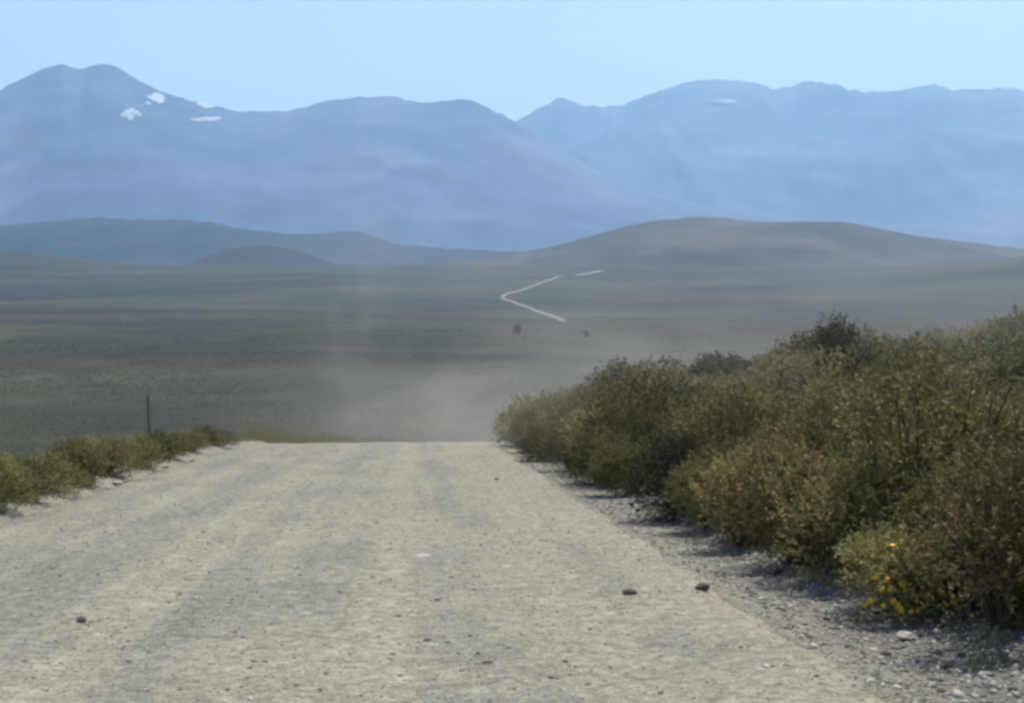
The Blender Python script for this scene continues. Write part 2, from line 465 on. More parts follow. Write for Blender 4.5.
def snow(fn, parent, px, py, w, h, seed):
    """a thin irregular sheet of old snow lying on the mountain side"""
    sg = np.linspace(.2, 1.0, 900)
    a = np.linspace(0, 2 * np.pi, 44, endpoint=False)
    rad = 1 + .7 * fbm(np.cos(a) * 2.0 + seed * 3.7, np.sin(a) * 2.6, seed, 3)
    vs = []; rings = 7
    def on_slope(qx, qy):
        x, y, z = fn(np.full(900, float(qx)), sg)
        sl = np.maximum.accumulate((z - EYE) / y)
        i = min(int(np.searchsorted(sl, ray(qx, qy)[1])), 899)
        return x[i], y[i], z[i]
    for k in range(rings + 1):
        q = k / rings
        R = [on_slope(px + q * r_ * math.cos(t) * w / 2, py + q * r_ * math.sin(t) * h / 2) for t, r_ in zip(a, rad)]
        R = np.array(R); lift = 14 * (1 - .8 * q * q)
        R[:, 1] -= lift * .8; R[:, 2] += lift
        vs.append(R)
    link('snow_patch', mesh_np('snow_patch', np.concatenate(vs), grid_faces(rings + 1, 44, True), M_SNOW, True), parent)
for k, (px, py, w, h) in enumerate([(131, 114.5, 16, 11), (157, 98.5, 17, 9), (147, 104, 6, 3), (206, 105, 14, 6), (199, 102.5, 5, 2.5), (207, 119.5, 26, 4)]): snow(fn_l, mt_l, px, py, w, h, 50 + k)
for k, (px, py, w, h) in enumerate([(728, 102.5, 28, 5), (741, 81.5, 12, 2.5), (716, 104, 10, 2)]): snow(fn_r, mt_r, px, py, w, h, 70 + k)

# ------------------------------------------------------------------ far winding road
def far_road(name, label, pts, half, lift):
    P = [hit(px, py) for px, py in pts]
    L = []
    n = len(P)
    for i in range(n - 1):                                    # Catmull-Rom
        p0, p1, p2, p3 = P[max(i - 1, 0)], P[i], P[i + 1], P[min(i + 2, n - 1)]
        for k in range(14):
            t = k / 14
            L.append(.5 * ((2 * p1) + (p2 - p0) * t + (2 * p0 - 5 * p1 + 4 * p2 - p3) * t * t + (3 * p1 - p0 - 3 * p2 + p3) * t ** 3))
    L.append(P[-1])
    L = np.array([tuple(p) for p in L])
    for _ in range(6):                                        # ease the bends
        pad = np.concatenate([np.repeat(L[:1], 8, 0), L, np.repeat(L[-1:], 8, 0)])
        L = np.stack([np.convolve(pad[:, c], np.ones(17) / 17, 'valid') for c in range(3)], -1)
    fade = np.clip(np.minimum(np.arange(len(L)), np.arange(len(L))[::-1]) / 18., .15, 1)
    d = np.gradient(L[:, :2], axis=0); d /= np.linalg.norm(d, axis=1, keepdims=True) + 1e-9
    nrm = np.stack([d[:, 1], -d[:, 0]], -1)
    cross = [(-1.9, -2.5), (-1, 0), (0, .15), (1, 0), (1.9, -2.5)]      # low embankment
    V = []
    for c, dz in cross:
        w = half * fade * c * (1 + .12 * fbm(np.arange(len(L)) / 6., np.zeros(len(L)) + c, 61, 2))
        x = L[:, 0] + nrm[:, 0] * w; y = L[:, 1] + nrm[:, 1] * w
        V.append(np.stack([x, y, ground_z(x, y) + lift + dz], -1))
    V = np.stack(V, 1).reshape(-1, 3)
    o = link(name, mesh_np(name, V, grid_faces(len(L), 5), M_TRACK, True))
    tag(o, label, 'road', kind='structure')
far_road('winding_road', 'pale far stretch of the road bending across the valley plain', [(570, 323.4), (564, 321), (556, 318), (546, 314.5), (536, 310.5), (525.5, 306.5), (515, 303), (506, 300), (500, 297.8), (501.5, 295.6), (509, 293.3), (520, 291), (530, 287.5), (541, 283), (550, 279.5), (559, 277), (568, 275.2)], 2.5, 1.2)
far_road('winding_road', 'short pale stretch of the far road below the long hill', [(572, 276.2), (576, 275.5), (588, 273.2), (602, 270.8), (606, 270.2)], 5., 1.8)
far_road('dirt_track', 'very faint pale track crossing the plain above the bend of the winding road', [(488, 264.5), (500, 265.8), (516, 268)], 3.5, 1.)
far_road('dirt_track', 'faint pale track on the left skyline of the plain', [(143, 266), (152, 265.5), (163, 266)], 6., 1.2)

# ------------------------------------------------------------------ stones
def icos(sub):
    t = (1 + 5 ** .5) / 2
    V = np.array([(-1, t, 0), (1, t, 0), (-1, -t, 0), (1, -t, 0), (0, -1, t), (0, 1, t), (0, -1, -t), (0, 1, -t), (t, 0, -1), (t, 0, 1), (-t, 0, -1), (-t, 0, 1)], float)
    V /= np.linalg.norm(V[0])
    F = [(0, 11, 5), (0, 5, 1), (0, 1, 7), (0, 7, 10), (0, 10, 11), (1, 5, 9), (5, 11, 4), (11, 10, 2), (10, 7, 6), (7, 1, 8), (3, 9, 4), (3, 4, 2), (3, 2, 6), (3, 6, 8), (3, 8, 9), (4, 9, 5), (2, 4, 11), (6, 2, 10), (8, 6, 7), (9, 8, 1)]
    for _ in range(sub):
        V = list(map(tuple, V)); c = {}; G = []
        def mid(a, b):
            k = (min(a, b), max(a, b))
            if k not in c:
                p = np.array(V[a]) + np.array(V[b]); p /= np.linalg.norm(p); V.append(tuple(p)); c[k] = len(V) - 1
            return c[k]
        for a, b, d in F:
            x, y, z = mid(a, b), mid(b, d), mid(d, a)
            G += [(a, x, z), (b, y, x), (d, z, y), (x, y, z)]
        F = G; V = np.array(V)
    return np.array(V), np.array(F)

IC2 = icos(3); IC0 = icos(0)
def rock_mesh(seed, mat):
    rg = np.random.default_rng(seed)
    V, F = IC2[0].copy(), IC2[1]
    for _ in range(16):                                    # fracture planes
        nrm = rg.normal(size=3); nrm /= np.linalg.norm(nrm)
        d = rg.uniform(.55, .9)
        ov = np.clip(V @ nrm - d, 0, None); V -= ov[:, None] * nrm * .92
    V *= 1 + .05 * fbm(V[:, 0] * 3 + seed, V[:, 1] * 3 + V[:, 2] * 2, seed, 3)[:, None]
    V *= np.array([1, rg.uniform(.62, .9), rg.uniform(.45, .7)])
    return mesh_np('rock', V, F, mat)

ROCKS = [rock_mesh(100 + k, M_STONE) for k in range(5)]
PALES = [rock_mesh(200 + k, M_PALE) for k in range(4)]

def put_rock(name, me, px, py, wpx, label, group=None, cat='rock', flat=1.):
    p = hit(px, py, surf_z, 4., 80.)
    w = wpx * p.y / FPX
    o = link(name, me)
    k = w / 2
    o.scale = (k, k, k * flat)
    o.rotation_euler = (random.uniform(-.15, .15), random.uniform(-.15, .15), random.uniform(0, 6.28) if wpx < 12 else random.uniform(-.4, .4))
    o.location = (p.x, p.y, p.z + k * .30 * flat)
    tag(o, label, cat, group)
    return o

put_rock('rock', ROCKS[0], 703, 589, 21, 'largest dark brown rock lying on the right side of the road', flat=.95)
put_rock('rock', ROCKS[1], 629, 594, 17, 'flat dark rock on the road just left of the largest one', flat=.8)
put_rock('rock', ROCKS[2], 82, 622, 15, 'lone dark rock on the left side of the road')
put_rock('rock', ROCKS[3], 774, 575, 16, 'grey rock in the verge in shade of the shrubs', flat=.9)
put_rock('rock', PALES[0], 908, 640, 25, 'big pale rounded rock in the verge below the yellow flowering shrub')
put_rock('rock', PALES[1], 878, 612, 20, 'pale flat slab in the gravel verge beside the yellow flowering shrub', flat=.5)
put_rock('rock', PALES[2], 838, 601, 13, 'small pale stone in the verge left of the pale flat slab', flat=.7)
put_rock('rock', PALES[3], 686, 522, 17, 'pale flat rock tucked under the dark shrub jutting towards the road', flat=.6)
put_rock('rock', ROCKS[4], 427, 641, 10, 'small dark rock in the middle of the road, nearest the foot of the picture centre', flat=.8)
put_rock('rock', ROCKS[0], 565, 662, 8, 'small dark stone on the road between the wheel tracks, right of the centre', flat=.8)
put_rock('rock', ROCKS[1], 487, 663, 13, 'flat dark stone half sunk in the road at the foot of the picture', flat=.5)
put_rock('rock', ROCKS[2], 660, 694, 11, 'dark stone on the road at the very bottom edge of the picture', flat=.6)
put_rock('rock', ROCKS[3], 497, 480, 7, 'small dark stone on the far part of the road near the crest', flat=.8)
put_rock('rock', PALES[0], 424, 556, 19, 'thin pale stone lying flat in the middle of the road', flat=.28)
for k, (px, py, w) in enumerate([(40, 503, 11), (36, 497, 8), (62, 498, 7), (108, 489, 10), (118, 484, 13), (126, 482, 8), (150, 474, 8), (166, 468, 7), (192, 461, 6), (86, 493, 7)]):
    put_rock('stone', PALES[k % 4], px, py, w, 'pale stone thrown up along the left edge of the road', 'pale stones along the left road edge', 'stone', .8)
verge = [(715, 536, 8), (742, 560, 9), (760, 566, 7), (800, 590, 10), (822, 612, 9), (850, 628, 12), (866, 640, 9), (885, 655, 13), (920, 662, 12), (946, 668, 16), (962, 655, 11), (985, 676, 14),
         (1004, 662, 13), (902, 684, 12), (940, 692, 13), (975, 697, 12), (1012, 690, 12), (790, 606, 7), (835, 622, 8), (895, 628, 9)]
for k, (px, py, w) in enumerate(verge):
    put_rock('stone', (ROCKS + PALES)[(k * 4) % 9], px, py, w, 'grey stone among loose gravel of the right verge', 'stones in the right gravel verge', 'stone', .75)
small = [(200, 566, 7), (232, 600, 6), (340, 592, 6), (414, 561, 6), (438, 600, 8), (474, 590, 7), (372, 577, 8), (300, 575, 6), (452, 578, 6), (360, 640, 6), (250, 668, 8), (130, 662, 7), (45, 690, 9),
         (320, 690, 8), (400, 676, 6), (540, 610, 5), (590, 630, 6), (610, 668, 7), (500, 622, 5), (470, 636, 6), (560, 690, 6), (700, 640, 6), (180, 690, 7), (98, 575, 6), (520, 573, 5), (640, 560, 5)]
for k, (px, py, w) in enumerate(small):
    put_rock('stone', ROCKS[k % 5] if k % 3 else PALES[k % 4], px, py, w, 'small stone loose on the gravel road surface', 'small stones on the road', 'stone', .6)

def build_gravel():
    """loose pebbles of road and verge, one countless mass"""
    n1, n2 = 75000, 26000
    rg = np.random.default_rng(5)
    u = np.concatenate([rg.uniform(0, 1, n1) ** 1.3 * 34 + 5.2, rg.uniform(0, 1, n2) ** 1.2 * 26 + 5.2])
    v = np.concatenate([rg.uniform(V_L - .4, V_R, n1), V_R - .05 + rg.beta(1.5, 1.8, n2) * 1.9])
    keep = fbm(u / 2.5, v / .7, 71, 3) + rg.uniform(-.7, .7, n1 + n2) > -.15
    keep[n1:] = True
    u, v = u[keep], v[keep]
    x, y = xy_of(u, v)
    z = surf_z(x, y)
    n = len(u)
    s = .0030 + .0030 * rg.gamma(1.0, 1., n); s = np.clip(s, .003, .022)
    s = np.where(v > V_R, s * 1.9, s)
    base, F0 = IC0
    V = np.repeat(base[None], n, 0)
    V = V * (1 + rg.uniform(-.28, .28, (n, 12, 1)))
    V = V * np.stack([np.ones(n), rg.uniform(.6, 1, n), rg.uniform(.4, .75, n)], -1)[:, None, :]
    a = rg.uniform(0, 6.28, n); c, q = np.cos(a)[:, None], np.sin(a)[:, None]
    X = V[..., 0] * c - V[..., 1] * q; Y = V[..., 0] * q + V[..., 1] * c
    V = np.stack([X, Y, V[..., 2]], -1) * s[:, None, None] + np.stack([x, y, z + s * .05], -1)[:, None, :]
    F = (F0[None] + (np.arange(n) * 12)[:, None, None]).reshape(-1, 3)
    t = np.repeat(rg.uniform(0, 1, n), 12)
    m, nn, l, b = new_mat('pebbles')
    at = nd(nn, 'ShaderNodeAttribute', attribute_name='tint').outputs['Fac']
    l.new(ramp(nn, l, at, [(0, (.085, .083, .074)), (.25, (.135, .133, .115)), (.6, (.20, .192, .162)), (1., (.42, .40, .35))]), b.inputs['Base Color'])
    o = link('loose_gravel', mesh_np('loose_gravel', V.reshape(-1, 3), F, m, False, {'tint': t}))
    tag(o, 'loose grey pebbles strewn over the road and its right verge', 'gravel', kind='stuff')
build_gravel()

# ------------------------------------------------------------------ shrubs
def unit(v): return v / (np.linalg.norm(v, axis=-1, keepdims=True) + 1e-9)

def foliage_mesh(seed, mat, rx, h, n_sprig, n_leaf, ll, lw, loose=.0, up=.5, lobes=9, sprig_len=.15):
    """a dome of leafy twigs: several lobes, each a shell of sprigs bearing narrow leaves"""
    rg = np.random.default_rng(seed)
    a = rg.uniform(0, 6.28, lobes); q = np.sqrt(rg.uniform(.05, 1, lobes))
    lr = rg.uniform(.26, .60, lobes) * rx
    lc = np.stack([np.cos(a) * q * rx * .62, np.sin(a) * q * rx * .62, h * rg.uniform(.22, .72, lobes) * (1.12 - .35 * q)], -1)
    lh = lr * rg.uniform(.9, 1.35, lobes) * (h / (1.5 * rx))
    k = rg.choice(lobes, n_sprig, p=(lr ** 2) / (lr ** 2).sum())
    d = unit(rg.normal(size=(n_sprig, 3)) + np.array([0, 0, .25]))
    rad = rg.uniform(.25, 1, n_sprig) ** .45 * (1 + loose * rg.normal(size=n_sprig))
    P = lc[k] + d * rad[:, None] * np.stack([lr[k], lr[k], lh[k]], -1)
    P[:, 2] = np.where(P[:, 2] < .04, .04 + rg.uniform(0, .22, n_sprig), P[:, 2])
    ax = unit(d * .75 + np.array([0, 0, up]) + rg.normal(size=(n_sprig, 3)) * .35)
    tint = np.clip(.44 + .14 * rg.normal(size=n_sprig) + .12 * rg.normal(size=lobes)[k], 0, 1)
    t = rg.uniform(0, 1, (n_sprig, n_leaf))
    B = P[:, None, :] + ax[:, None, :] * (t * sprig_len * rg.uniform(.6, 1.3, (n_sprig, 1)))[..., None]
    ld = unit(ax[:, None, :] * .8 + rg.normal(size=(n_sprig, n_leaf, 3)) * .62)
    w = unit(np.cross(ld, rg.normal(size=(n_sprig, n_leaf, 3))))
    L = ll * rg.uniform(.6, 1.4, (n_sprig, n_leaf, 1)); W = lw * rg.uniform(.7, 1.3, (n_sprig, n_leaf, 1))
    q0 = B; q1 = B + ld * L * .45 + w * W; q2 = B + ld * L; q3 = B + ld * L * .5 - w * W
    V = np.stack([q0, q1, q2, q3], 2).reshape(-1, 3)
    F = np.arange(len(V)).reshape(-1, 4)
    tt = np.repeat(np.clip(tint[:, None] + .06 * rg.normal(size=(n_sprig, n_leaf)), 0, 1).ravel(), 4)
    return mesh_np('foliage', V, F, mat, False, {'tint': tt})

def tube(pts, radii, seg=5):
    pts = [Vector(p) for p in pts]; V = []; F = []
    for i, p in enumerate(pts):
        d = (pts[min(i + 1, len(pts) - 1)] - pts[max(i - 1, 0)]).normalized()
        a = d.cross(Vector((.3, 1, .2))).normalized(); b = d.cross(a)
        for k in range(seg):
            an = 2 * math.pi * k / seg
            V.append(tuple(p + (a * math.cos(an) + b * math.sin(an)) * radii[i]))
    for i in range(len(pts) - 1):
        for k in range(seg):
            F.append((i * seg + k, i * seg + (k + 1) % seg, (i + 1) * seg + (k + 1) % seg, (i + 1) * seg + k))
    return np.array(V), np.array(F)

def join(parts):
    V = []; F = []; o = 0
    for v, f in parts: V.append(v); F.append(f + o); o += len(v)
    return np.concatenate(V), np.concatenate(F)

def stem_mesh(seed, rx, h, n=20, r0=.015):
    rg = random.Random(seed); ps = []
    for _ in range(n):
        a = rg.uniform(0, 6.28); q = rg.uniform(.25, .85) * rx
        top = Vector((math.cos(a) * q, math.sin(a) * q, h * rg.uniform(.45, 1.12)))
        b = Vector((math.cos(a) * .05, math.sin(a) * .05, -.12)); pts = []
        for i in range(6):
            t = i / 5
            p = b.lerp(top, t); p.z = b.z + (top.z - b.z) * t ** .8
            pts.append(p + Vector((rg.uniform(-1, 1), rg.uniform(-1, 1), 0)) * .04 * t)
        ps.append(tube(pts, [r0 * (1 - .75 * i / 5) for i in range(6)]))
    V, F = join(ps)
    return mesh_np('stem', V, F, M_TWIG, True)

PROTO = {}
for k in range(5): PROTO['olive', k] = (foliage_mesh(300 + k, M_LEAF, .78, 1.20, 1900, 11, .040, .0075, .10), stem_mesh(300 + k, .7, 1.1))
for k in range(3): PROTO['green', k] = (foliage_mesh(320 + k, M_GREEN, .76, 1.10, 1900, 11, .042, .0078, .06, .6), stem_mesh(320 + k, .7, 1.0))
for k in range(4): PROTO['upper', k] = (foliage_mesh(340 + k, M_LEAF, .95, 1.25, 1500, 9, .050, .012, .09), stem_mesh(340 + k, .8, 1.1, 9))
for k in range(4): PROTO['pale', k] = (foliage_mesh(350 + k, M_PALELEAF, .95, 1.0, 1700, 9, .050, .013, .10, .7, 10), stem_mesh(350 + k, .8, .9, 9))
for k in range(2): PROTO['dark', k] = (foliage_mesh(360 + k, M_DARKLEAF, .95, 1.75, 1700, 9, .055, .011, .10, .8, 10, .20), stem_mesh(360 + k, .8, 1.6, 14))
for k in range(3): PROTO['low', k] = (foliage_mesh(380 + k, M_LOWLEAF, .62, .72, 1100, 9, .042, .009, .08, .5), stem_mesh(380 + k, .55, .6, 9))

def put_shrub(kind, k, x, y, scale, label, group=None, rz=None, hs=1., name='shrub', sink=.05):
    fo, st = PROTO[kind, k]
    z = float(ground_z(np.array([x]), np.array([y]))[0])
    t = empty(name, (x, y, z - sink), random.uniform(0, 6.28) if rz is None else rz)
    t.scale = (scale, scale, scale * hs)
    link('foliage', fo, t); link('stem', st, t)
    tag(t, label, 'shrub', group)
    return t

def base_xy(px, py):
    p = hit(px, py, ground_z, 4., 120.); return p.x, p.y

# the front row along the right verge, near to far: base column, base row in the photo
front = [
    ('olive', 0, 1012, 628, 1.00, 'brown-olive shrub at the right edge of the picture, nearest of the front row'),
    ('olive', 1, 960, 606, .80, 'rounded olive shrub between the yellow flowering shrub and the picture edge'),
    ('olive', 2, 836, 570, .92, 'bushy olive shrub just left of the yellow flowering shrub'),
    ('green', 1, 796, 560, .85, 'greenish shrub two places left of the yellow flowering shrub'),
    ('olive', 3, 748, 546, .92, 'rounded brown-olive shrub casting a shadow on the verge beside the grey rock'),
    ('olive', 4, 712, 528, .80, 'olive shrub between the dark jutting shrub and the shadowed verge'),
    ('dark', 0, 678, 520, .62, 'dark upright shrub jutting towards the road with a flat pale rock at its foot'),
    ('olive', 1, 632, 493, .85, 'rounded olive shrub behind the dark jutting shrub'),
    ('olive', 0, 600, 483, .82, 'dusty olive shrub third from the road crest in the front row'),
    ('olive', 3, 572, 470, .86, 'dusty olive shrub second from the road crest in the front row'),
    ('olive', 2, 545, 461, .90, 'dust-veiled shrub next to the one at the road crest'),
    ('olive', 4, 527, 452, .82, 'dust-veiled shrub standing where the road drops over the crest'),
]
taken = []
for kind, k, px, py, sc, lab in front:
    x, y = base_xy(px, py)
    sc = sc * random.uniform(.97, 1.06)
    put_shrub(kind, k, x, y, sc, lab, 'front row of shrubs along the right verge'); taken.append((x, y, .55 * sc))

# the flowering shrub
x, y = base_xy(898, 608)
fs = put_shrub('low', 0, x, y, .88, 'low shrub with small yellow flowers at the edge of the gravel verge', rz=.4)
taken.append((x, y, .4))
def flower_mesh():
    V = [(0, 0, .3)]; F = []
    for k in range(12):
        q = 1. if k % 2 == 0 else .45; an = k * math.pi / 6
        V.append((math.cos(an) * q, math.sin(an) * q, .18 if k % 2 == 0 else -.06))
    for k in range(12): F.append((0, 1 + k, 1 + (k + 1) % 12))
    return mesh_np('flower', np.array(V), np.array(F), M_FLOWER)
FLM = flower_mesh(); frg = np.random.default_rng(12)
for c in range(40):
    d = unit(np.array([frg.normal() * .5 - .1, frg.normal() * .5 - .9, abs(frg.normal()) * .5 + .15]))
    p = d * np.array([.64, .64, .68]) * frg.uniform(.90, 1.08) + np.array([0, 0, .10])
    f = link('flower', FLM, fs)
    R = Matrix.Rotation(-.4, 3, 'Z')
    f.location = R @ Vector(p)
    f.rotation_euler = (R @ Vector(unit(d + frg.normal(size=3) * .35))).to_track_quat('Z', 'Y').to_euler()
    f.scale = (frg.uniform(.026, .040),) * 3

# tall dark one on the bank
p = hit(852, 372, ground_z, 4., 120.)
px_, py_ = .2416 * 31., 31.
put_shrub('dark', 1, px_, py_, 1.05, 'tall dark ragged shrub rising above the thicket high on the right bank', rz=1.0, hs=1.1); taken.append((px_, py_, .6))

# the thicket on the bank: jittered rows, wider spaced higher up
cands = []
u = 3.5
rg = random.Random(3)
while u < 62:
    sp = 1.12 + .014 * u
    edge = 3.75 - .022 * u
    v = edge + .75
    while v < edge + 30:
        x, y = xy_of(u + rg.uniform(-.33, .33) * sp, v + rg.uniform(-.3, .3) * sp)
        cands.append((x, y, sp, v - edge))
        v += sp * (1 + .012 * (v - edge))
    u += sp
near_put = 0; rest = []
for x, y, sp, dv in cands:
    if y < 2.5 or x > .37 * y + 2.2: continue
    if y > 40 and x / y < .013: continue
    if any((x - a) ** 2 + (y - b) ** 2 < (c + .12) ** 2 for a, b, c in taken): continue
    if x < .37 * y + 1.0 and math.hypot(x, y) < 58 and near_put < 288:
        dist = math.hypot(x, y)
        r_ = rg.random()
        if dist < 19:
            kind = 'green' if r_ < .25 else 'olive'; k = rg.randrange(3 if kind == 'green' else 5); sc = sp * rg.uniform(.55, 1.0)
        else:
            kind = 'pale' if dv > 3.0 + rg.uniform(-.8, .8) else 'upper'; k = rg.randrange(4); sc = sp * rg.uniform(.55, .92) * (1 if kind == 'pale' else .82 if dist > 26 else .92)
            if kind == 'pale': sc *= 1.22
        hs = rg.uniform(.75, 1.2)
        if kind == 'pale': hs *= .82
        if kind == 'pale': lab, g = 'pale grey-olive shrub in the dusty scrub high on the right bank', 'pale shrubs high on the right bank'
        elif dist < 19: lab, g = 'olive shrub in the dense thicket on the near slope of the right bank', 'shrubs on the near slope of the right bank'
        else: lab, g = 'darker olive shrub between the front row and the pale scrub of the right bank', 'shrubs in the middle belt of the right bank'
        put_shrub(kind, k, x, y, sc, lab, g, hs=hs); near_put += 1
    else: rest.append((x, y, sp))
print('bank shrubs', near_put, 'rest', len(rest))

def merged_scrub(name, label, spots, fol, seed):
    rg = np.random.default_rng(seed)
    src = []
    for me in fol:
        V = np.zeros(len(me.vertices) * 3, np.float32); me.vertices.foreach_get('co', V)
        t = np.zeros(len(me.vertices), np.float32); me.attributes['tint'].data.foreach_get('value', t)
        src.append((V.reshape(-1, 3), t))
    VV = []; TT = []
    for i, (x, y, s) in enumerate(spots):
        V, t = src[i % len(src)]
        a = rg.uniform(0, 6.28); c, q = math.cos(a), math.sin(a)
        z = float(ground_z(np.array([x]), np.array([y]))[0]) - .04
        W = np.stack([V[:, 0] * c - V[:, 1] * q, V[:, 0] * q + V[:, 1] * c, V[:, 2]], -1) * s + np.array([x, y, z])
        VV.append(W); TT.append(np.clip(t + rg.uniform(-.18, .18), 0, 1))
    V = np.concatenate(VV)
    o = link(name, mesh_np(name, V, np.arange(len(V)).reshape(-1, 4), fol[0].materials[0], False, {'tint': np.concatenate(TT)}))
    tag(o, label, 'scrub', kind='stuff'); return o
small_up = [foliage_mesh(400 + k, M_LEAF, .95, 1.15, 340, 6, .12, .022, .1) for k in range(3)]
if rest: merged_scrub('bank_scrub', 'mass of scrub closing off the outer parts of the right bank', [(x, y, sp * .85) for x, y, sp in rest][:260], small_up, 9)

# left verge
left = [
    ('olive', 2, 8, 512, .74, .95, 'dark olive shrub cut by the left edge of the picture'),
    ('low', 0, 48, 506, .95, .95, 'low green-olive shrub right of the dark one at the left picture edge'),
    ('low', 1, 80, 497, .92, .9, 'low spreading green-olive shrub with pale stones at its foot'),
    ('low', 2, 104, 489, 1.0, .95, 'browner low shrub between the spreading one and the fence post'),
    ('low', 0, 130, 480, 1.08, .95, 'leafy low shrub just left of the fence post'),
    ('low', 1, 158, 471, 1.0, .9, 'low shrub at the foot of the fence post, on its right'),
    ('low', 2, 184, 462, 1.0, .85, 'low shrub at the road edge beyond the fence post'),
    ('low', 0, 206, 455, .95, .8, 'small shrub at the left road edge second from the crest'),
    ('low', 1, 228, 448.5, 1.0, .8, 'small yellowish shrub at the left road edge nearest the crest'),
]
for kind, k, px, py, sc, hs, lab in left:
    x, y = base_xy(px, py); u, v = uv_of(x, y)
    v = min(v, V_L - .38); x, y = xy_of(u, v)
    put_shrub(kind, k, x, y, sc, lab, 'low shrubs along the left road edge', hs=hs * .95)
for px, u, sc in ((238, 53, .66), (252, 54.5, .62), (268, 55, .66), (283, 56, .64), (300, 57, .66), (318, 57.5, .62), (338, 59, .66), (358, 60, .62)):
    x = (px - 512) / FPX * u; put_shrub('low', int(px) % 3, x, u, sc * 1.1, 'low yellowish shrub just beyond the crest where the road bends away', 'low shrubs beyond the road crest', hs=.95)
rg = random.Random(8)
for i in range(34):
    u = rg.uniform(12, 50); v = V_L - 1.3 - rg.uniform(0, 5.5) ** 1.0
    x, y = xy_of(u, v)
    if x < -.40 * y - 1: continue
    put_shrub('low', rg.randrange(3), x, y, rg.uniform(.6, .9), 'low green-olive shrub set back from the left road edge', 'low shrubs behind the left road edge', hs=rg.uniform(.7, 1.))

# dry grass on both verges and over the crest
def straw():
    rg = np.random.default_rng(44); Vs = []; T = []
    spots = []
    for _ in range(420):
        u = rg.uniform(30, 56); v = V_L - .25 - rg.uniform(0, 2.2) ** 1.2
        spots.append((u, v, rg.uniform(.16, .34)))
    for _ in range(160):
        u = rg.uniform(10, 30); v = V_L - .25 - rg.uniform(0, 1.2); spots.append((u, v, rg.uniform(.10, .22)))
    for _ in range(60):
        u = rg.uniform(6, 40); v = 3.55 - .02 * u + rg.uniform(-.25, .5); spots.append((u, v, rg.uniform(.08, .18)))
    for _ in range(800):                                   # where the road bends away past the crest
        u = rg.uniform(50, 62); v = rg.uniform(V_L - 1, V_L + 5.0)
        if v < float(v_left(u)) - .1: spots.append((u, v, rg.uniform(.4, .95)))
    for u, v, h in spots:
        x, y = xy_of(u, v); z = float(ground_z(np.array([x]), np.array([y]))[0])
        n = 26
        b = np.array([x, y, z]) + np.stack([rg.normal(size=n) * .07, rg.normal(size=n) * .07, np.zeros(n) - .02], -1)
        d = unit(np.stack([rg.normal(size=n) * .45, rg.normal(size=n) * .45, np.ones(n)], -1))
        w = unit(np.cross(d, rg.normal(size=(n, 3)))) * .006
        L = h * rg.uniform(.6, 1.2, (n, 1))
        tip = b + d * L + np.stack([rg.normal(size=n), rg.normal(size=n), np.zeros(n)], -1) * .04
        Vs.append(np.stack([b - w, b + w, tip], 1).reshape(-1, 3)); T.append(np.repeat(np.clip(.5 + .25 * rg.normal(size=n), 0, 1), 3))
    V = np.concatenate(Vs)
    o = link('dry_grass', mesh_np('dry_grass', V, np.arange(len(V)).reshape(-1, 3), M_STRAW, False, {'tint': np.concatenate(T)}))
    tag(o, 'olive and straw-coloured dry grass along the left road edge and crest', 'grass', kind='stuff')
straw()

# ------------------------------------------------------------------ fence post
def fence_post():
    p = hit(151, 467, ground_z, 4., 120.)
    t = empty('fence_post', (p.x, p.y, p.z))
    rg = np.random.default_rng(2); seg = 9; rings = 14; H = 1.44
    V = []
    for i in range(rings):
        q = i / (rings - 1); z = -.3 + (H + .3) * q
        for k in range(seg):
            a = 2 * math.pi * k / seg
            r = .029 * (1 - .12 * q) * (1 + .12 * math.sin(3 * a + 1) + .06 * rg.normal())
            V.append((math.cos(a) * r - .05 * q, math.sin(a) * r, z + (.05 * math.sin(a + .6) if i == rings - 1 else 0)))
    F = [(i * seg + k, i * seg + (k + 1) % seg, (i + 1) * seg + (k + 1) % seg, (i + 1) * seg + k) for i in range(rings - 1) for k in range(seg)]
    V.append((-.05, 0, H + .01)); c = len(V) - 1
    b = (rings - 1) * seg
    me = bpy.data.meshes.new('post'); me.from_pydata(V, [], F + [(b + k, b + (k + 1) % seg, c) for k in range(seg)]); me.materials.append(M_WOOD)
    link('post', me, t)
    ps = []
    for z in (.55, 1.0, 1.42):                              # wire ties round the post
        q = (z + .3) / (H + .3)
        ps.append(tube([(math.cos(a) * .034 - .05 * q, math.sin(a) * .034, z + .004 * math.sin(5 * a)) for a in np.linspace(0, 6.283, 13)], [.003] * 13, 4))
    W, G = join(ps)
    link('wire_tie', mesh_np('wire_tie', W, G, M_WIRE), t)
    tag(t, 'thin dark wooden fence post standing among low shrubs left of the road', 'fence post')
fence_post()

